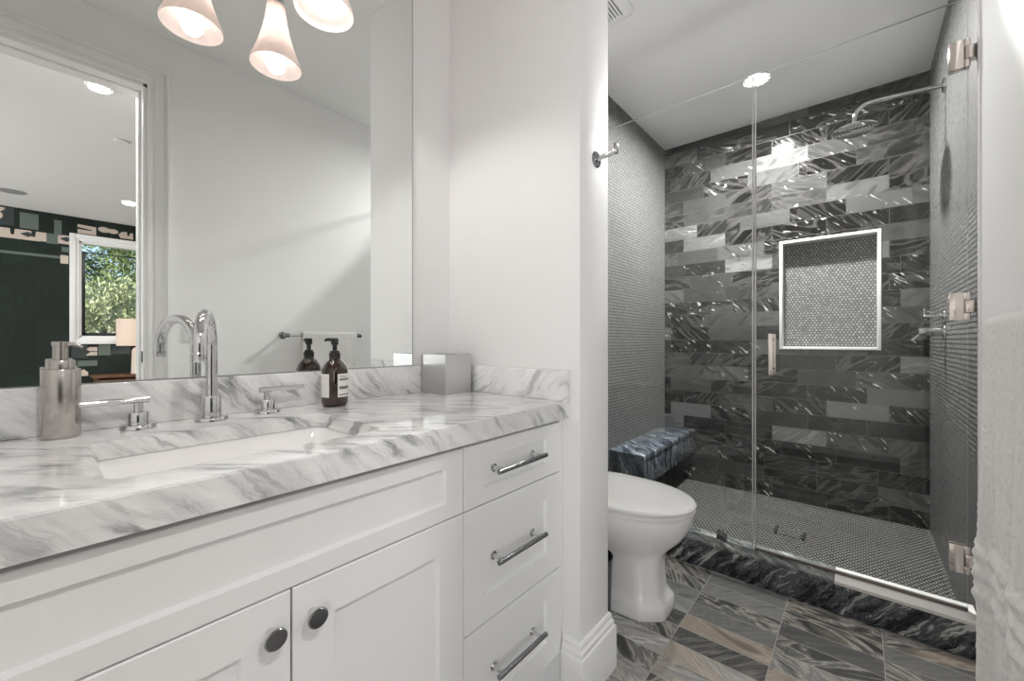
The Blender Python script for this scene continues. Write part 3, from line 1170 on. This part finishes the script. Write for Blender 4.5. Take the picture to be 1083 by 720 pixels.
def slab_with_hole():
    t = bmesh.new()
    zt, zb = ZT, ZT - .030
    x0, x1, y0, y1 = XW + .0015, XF, VY0 - .005, YE - .0015
    out = [(x0, y0), (x1, y0), (x1, y1), (x0, y1)]
    inn = rrect(SX0, SX1, SY0, SY1, .022, 6)
    vo = [t.verts.new((a, b_, zt)) for a, b_ in out]
    vi = [t.verts.new((a, b_, zt)) for a, b_ in inn]
    es = [t.edges.new((v[i], v[(i + 1) % len(v)])) for v in (vo, vi) for i in range(len(v))]
    bmesh.ops.triangle_fill(t, use_beauty=True, use_dissolve=False, edges=es)
    r = bmesh.ops.extrude_face_region(t, geom=list(t.faces))
    for v in r['geom']:
        if isinstance(v, bmesh.types.BMVert):
            v.co.z = zb
    bmesh.ops.recalc_face_normals(t, faces=list(t.faces))
    ed = [e for e in t.edges if all(abs(v.co.z - zt) < 1e-6 for v in e.verts) and len(e.link_faces) == 2 and abs(e.calc_face_angle(0)) > .5]
    bmesh.ops.bevel(t, geom=ed, offset=.002, segments=2, affect='EDGES')
    return t


ct = thing('countertop', 'polished white marble countertop with grey veins on the vanity', 'countertop', (-.9, .24, .8135))
g = G()
g.merge(slab_with_hole())
g.box(XF - .03, XF, VY0 - .005, YE - .0015, .8125, ZT - .0301)
g.build('slab', CARRARA, ct, angle=30)
G().box(XW + .0015, -1.1485, VY0 - .005, YE - .0015, ZT + .0003, .9505, .0015).build('backsplash', CARRARA, ct)
G().box(-1.148, XF + .004, YE - .0195, YE - .0015, ZT + .0003, .9505, .0015).build('side_splash', CARRARA, ct)

# sink basin
sk = thing('undermount_sink', 'white rectangular undermount sink basin set in the marble countertop', 'sink', (-.86, .255, .70))
t = G()


def bas(off, z, r):
    return [(a, b_, z) for a, b_ in rrect(SX0 + off, SX1 - off, SY0 + off, SY1 - off, r, 6)]


zf = ZT - .0305
t.loft([bas(-.022, zf - .012, .03), bas(-.022, zf, .03), bas(-.004, zf, .024), bas(-.002, zf - .004, .026), bas(.012, zf - .05, .035), bas(.022, zf - .10, .045),
        bas(.035, zf - .120, .05), bas(.06, zf - .127, .05), bas(.12, zf - .130, .01)], True, False, True)
t.loft([bas(-.022, zf - .012, .03), bas(-.012, zf - .018, .03), bas(.002, zf - .05, .04), bas(.012, zf - .11, .05), bas(.04, zf - .138, .05)], True, False, True)
t.build('basin', PORC, sk, angle=60)
G().lathe([(.022, .0005), (.022, .003), (.015, .004), (.012, .001)], (-.86, .255, zf - .130), seg=28).build('sink_drain', CHROME, sk)

# faucet
FX, FY = -1.098, .254
fa = thing('faucet', 'tall chrome gooseneck faucet behind the sink', 'faucet', (FX, FY, ZT))
G().lathe([(.031, .0006), (.031, .005), (.029, .008), (.0185, .0085), (.0185, .052), (.0175, .0545), (.012, .055)], (FX, FY, ZT), seg=40).build('faucet_base', CHROME, fa)
ox, oy = -.972, .206
D = Vector((ox - FX, oy - FY, 0))
R = D.length / 2
D.normalize()
pts = [(FX, FY, ZT + .05), (FX, FY, ZT + .10), (FX, FY, 1.024)]
for k in range(1, 16):
    a = PI * k / 16
    c = Vector((FX, FY, 1.024)) + D * R
    pts.append(tuple(c - D * R * math.cos(a) + Vector((0, 0, R * math.sin(a)))))
pts += [(ox, oy, 1.024), (ox, oy, 1.012)]
G().tube(pts, .0112, 20).build('spout', CHROME, fa)
G().lathe([(.0118, 0), (.0122, .001), (.0122, .017), (.0112, .018)], (ox, oy, .995), seg=24).build('aerator', CHROME, fa)


def faucet_handle(y, sgn, label):
    t = thing('lever_tap', label, 'tap', (-1.105, y, ZT), 'chrome lever handles beside the faucet')
    G().lathe([(.028, .0006), (.028, .006), (.026, .009), (.0165, .0095), (.0165, .031), (.0155, .033), (.0075, .0335), (.0075, .052)], (-1.105, y, ZT), seg=36).build('handle_base', CHROME, t)
    G().tube([(-1.105, y - sgn * .017, ZT + .057), (-1.105, y + sgn * .086, ZT + .057)], .0062, 18).build('lever', CHROME, t)


faucet_handle(.134, -1, 'chrome cross-bar faucet handle between the steel dispenser and the spout')
faucet_handle(.369, 1, 'chrome cross-bar faucet handle right of the spout, near the amber bottle')

# steel dispenser
sx, sy = -1.113, .030
sd_ = thing('soap_dispenser', 'brushed steel cylinder soap dispenser at the left of the sink', 'soap dispenser', (sx, sy, ZT))
G().lathe([(.0245, .0006), (.0255, .002), (.0255, .123), (.0245, .125)], (sx, sy, ZT), seg=48).build('body', STEEL, sd_)
G().lathe([(.0185, .1252), (.0185, .139), (.0175, .141)], (sx, sy, ZT), seg=36).build('collar', STEEL, sd_)
G().lathe([(.009, .1412), (.009, .166), (.0105, .1665), (.0105, .174), (.009, .175)], (sx, sy, ZT), seg=28).build('pump', STEEL, sd_)
G().tube([(sx, sy, ZT + .1705), (sx + .008, sy + .018, ZT + .170), (sx + .012, sy + .026, ZT + .165)], [.0045, .004, .003], 12).build('nozzle', STEEL, sd_)

# amber bottle
bx, by = -1.085, .528
ab = thing('soap_bottle', 'amber soap bottle with black pump and white label on the marble counter', 'soap bottle', (bx, by, ZT))
G().lathe([(.026, .0006), (.031, .003), (.0335, .010), (.0335, .090), (.0325, .098), (.0285, .108), (.020, .119), (.0145, .124), (.0135, .128)], (bx, by, ZT), seg=48).build('bottle_body', AMBER, ab)


def label_patch(a0, a1, z0, z1, mat, name, parent, r=.0337, lbl=None):
    n = 16
    ring0 = [(bx + r * math.cos(a0 + (a1 - a0) * k / n), by + r * math.sin(a0 + (a1 - a0) * k / n), ZT + z0) for k in range(n + 1)]
    ring1 = [(p[0], p[1], ZT + z1) for p in ring0]
    return G().loft([ring0, ring1], False, False, False).build(name, mat, parent)


vang = math.atan2(-by, -bx)      # direction from the bottle to the doorway
lb = label_patch(vang + .22, vang + 1.75, .026, .088, LABELM, 'label', ab)
for z0, z1 in ((.0705, .0755), (.047, .055), (.031, .034)):
    label_patch(vang + .34, vang + 1.66, z0, z1, LABELB, 'label_band', lb, .0339)
label_patch(vang - 1.75, vang - .42, .026, .088, LABELM, 'label', ab)
tc = bpy.data.curves.new('label_text', 'FONT')
tc.body = 'Aesop.'
tc.size = .0085
tc.extrude = .0001
tmp = bpy.data.objects.new('label_text_source', tc)
COL.objects.link(tmp)
tme = bpy.data.meshes.new_from_object(tmp.evaluated_get(bpy.context.evaluated_depsgraph_get()))
bpy.data.objects.remove(tmp)
for v in tme.vertices:      # wrap the lettering round the bottle
    aa = vang + .36 + v.co.x / .0338
    r_ = .0338 + v.co.z
    v.co = (r_ * math.cos(aa), r_ * math.sin(aa), .0785 + v.co.y)
tme.materials.clear()
tme.materials.append(LABELB)
link(bpy.data.objects.new('label_text', tme), lb)

G().lathe([(.0145, .1282), (.0145, .143), (.012, .144), (.012, .1485), (.006, .150), (.006, .165)], (bx, by, ZT), seg=32).build('pump_collar', BLACKP, ab)
g = G()
g.lathe([(.0085, .1652), (.0095, .168), (.0095, .181), (.008, .1835)], (bx, by, ZT), seg=24)
g.tube([(bx, by, ZT + .178), (bx - .012, by - .014, ZT + .180), (bx - .017, by - .019, ZT + .177)], [.0052, .0045, .0035], 12)
g.build('pump_head', BLACKP, ab)

# tissue box
tb = thing('tissue_box', 'square brushed steel tissue box cover in the counter corner', 'tissue box', (-1.083, .917, ZT))
bx0, bx1, by0, by1, bz1 = -1.146, -1.019, .861, .975, .990
t = bmesh.new()
outl = [(bx0, by0), (bx1, by0), (bx1, by1), (bx0, by1)]
inl = [((bx0 + bx1) / 2 + .045 * math.cos(2 * PI * k / 24), (by0 + by1) / 2 + .028 * math.sin(2 * PI * k / 24)) for k in range(24)]
vo = [t.verts.new((a_, b_, bz1)) for a_, b_ in outl]
vi = [t.verts.new((a_, b_, bz1)) for a_, b_ in inl]
es = [t.edges.new((v[i], v[(i + 1) % len(v)])) for v in (vo, vi) for i in range(len(v))]
bmesh.ops.triangle_fill(t, use_beauty=True, use_dissolve=False, edges=es)
vb = [t.verts.new((a_, b_, ZT + .0006)) for a_, b_ in outl]
for i in range(4):
    j = (i + 1) % 4
    t.faces.new((vo[i], vo[j], vb[j], vb[i]))
vd = [t.verts.new((a_, b_, bz1 - .012)) for a_, b_ in inl]
for i in range(24):
    j = (i + 1) % 24
    t.faces.new((vi[i], vi[j], vd[j], vd[i]))
g = G()
g.merge(t)
g.build('box_cover', STEELBOX, tb, angle=30)
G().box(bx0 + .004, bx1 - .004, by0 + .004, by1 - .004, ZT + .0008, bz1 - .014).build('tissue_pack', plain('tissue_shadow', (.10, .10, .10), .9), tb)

# mirror
mr = thing('wall_mirror', 'large frameless wall mirror above the marble backsplash', 'mirror', (XM, .12, .953))
G().box(XW + .0005, XM, -.60, .838, .953, 2.50).build('mirror_glass', MIRRORM, mr, smooth=False)
G().box(XW + .0005, XM + .0004, .838, .8405, .953, 2.50).build('mirror_edge', plain('mirror_edge_grey', (.30, .32, .31), .25), mr)

# vanity light
vl = thing('vanity_light', 'three-bulb vanity light with frosted bell shades above the mirror', 'wall light', (XM, .264, 2.16))
G().box(XM + .0006, XM + .022, -.02, .55, 2.125, 2.185, .006).build('backplate', CHROME, vl)
for yy in (.063, .264, .465):
    ar = G()
    ar.tube([(XM + .02, yy, 2.155), (XM + .07, yy, 2.165), (XM + .12, yy, 2.15), (XM + .150, yy, 2.11), (XM + .156, yy, 2.07)], .007, 14)
    ar.lathe([(.012, .0), (.021, -.012), (.021, -.045), (.018, -.05)], (XM + .156, yy, 2.075), seg=28)
    ar.build('arm', CHROME, vl)
    prof = [(.024, 2.035), (.026, 2.015), (.030, 1.985), (.037, 1.95), (.047, 1.915), (.0585, 1.882), (.0665, 1.862), (.069, 1.853)]
    inner = [(r_ - .003, z_) for r_, z_ in prof[::-1]]
    inner[0] = (.067, 1.852)
    G().lathe(prof + inner, (XM + .156, yy, 0), seg=44, cap0=False, cap1=False).build('shade', SHADE, vl)
    G().lathe([(.003, 1.879), (.014, 1.882), (.022, 1.891), (.026, 1.905), (.025, 1.92), (.019, 1.94), (.012, 1.955), (.012, 2.02)], (XM + .156, yy, 0), seg=24).build('bulb', BULB, vl)
    L = lamp('vanity_bulb_lamp', 'SPOT', (0, 0, 0), W_VANITY * 2, (1, .975, .95), .024, spot=math.radians(172))
    L.parent = vl
    L.location = (.156, yy - .264, 1.858 - 2.16)

# ------------------------------------------------------------------ right wall: towel bar, towel, switch
TX, TZ = .238, 1.068
tbm = thing('towel_bar', 'chrome towel bar on the white wall beside the door', 'towel bar', (XR, 1.19, TZ))
G().tube([(TX, .955, TZ), (TX, 1.425, TZ)], .0085, 18).build('bar', CHROME, tbm)
for yy in (.962, 1.418):
    g = G()
    g.lathe([(.022, -.0005), (.022, -.006), (.018, -.009), (.009, -.010), (.009, -.058)], (XR, yy, TZ), 'X', 28)
    g.tube([(TX, yy - .013, TZ), (TX, yy + .013, TZ)], .013, 20)
    g.build('bar_post', DCHROME, tbm)


def towel():
    prof = []
    zb = .20
    zt = TZ + .0125
    n = 60
    # front fall from hem to bar, over the bar, back fall
    for k in range(n + 1):
        z = zb + (TZ - zb) * k / n
        prof.append((-1, z))
    for k in range(1, 8):
        prof.append(('arc', PI * k / 8))
    for k in range(n + 1):
        z = TZ - (TZ - zb - .06) * k / n
        prof.append((1, z))
    ys = [1.045 + (1.392 - 1.045) * j / 44 for j in range(45)]
    rings = []
    rnd = random.Random(4)
    ph = [rnd.uniform(0, 6) for _ in range(6)]
    for s, z in prof:
        row = []
        for y_ in ys:
            v = (y_ - 1.045) / .347
            if s == 'arc':
                row.append((TX - .021 * math.cos(z), y_, TZ + .021 * math.sin(z)))
                continue
            dz = (TZ - z) / .9
            yy = y_ + (v - .5) * .018 * dz + .004 * math.sin(z * 22 + ph[0]) * (1 if v > .85 or v < .12 else .2) * min(1, dz * 2)
            w = (.009 * math.sin(v * 9.5 + ph[1]) + .004 * math.sin(v * 21 + z * 3 + ph[2])) * min(1, dz * 2.2)
            # a folded-under lengthwise layer shows as a soft ridge
            w += .007 * math.exp(-((v - .80) / .05) ** 2) * min(1, dz * 4)
            # woven band with thick welts above the hem
            band = 0
            for zc in (.585, .545, .50):
                band += .011 * math.exp(-((z - zc - .012 * math.sin(v * 5)) / .010) ** 2)
            band -= .004 * math.exp(-((z - .565) / .008) ** 2)
            if s == -1:
                x = TX - .021 - abs(w) * 1.0 - band 
            else:
                x = TX + .021 + min(.03, abs(w) + .006 * dz)
            row.append((x, yy, z))
        rings.append(row)
    t = G()
    t.loft(rings, False, False, False)
    o_ = t.build('bath_towel', TERRY, angle=180)
    so = o_.modifiers.new('thick', 'SOLIDIFY')
    so.thickness = .010
    so.offset = 0
    su = o_.modifiers.new('soft', 'SUBSURF')
    su.levels = su.render_levels = 2
    tx = bpy.data.textures.new('terry_lumps', 'CLOUDS')
    tx.noise_scale = .011
    dm = o_.modifiers.new('lumps', 'DISPLACE')
    dm.texture = tx
    dm.strength = .005
    return o_


tag(towel(), 'thick white bath towel hanging over the towel bar on the right wall', 'towel')

sw = thing('light_switch', 'white two-gang light switch plate on the wall beside the door, in the mirror', 'light switch', (XR, .57, 1.09))
G().box(XR - .006, XR - .0005, .492, .640, 1.03, 1.15, .002).build('switch_plate', TRIM, sw)
for yy in (.53, .602):
    G().box(XR - .0095, XR - .0062, yy - .017, yy + .017, 1.055, 1.125, .0015).build('rocker', TRIM, sw)
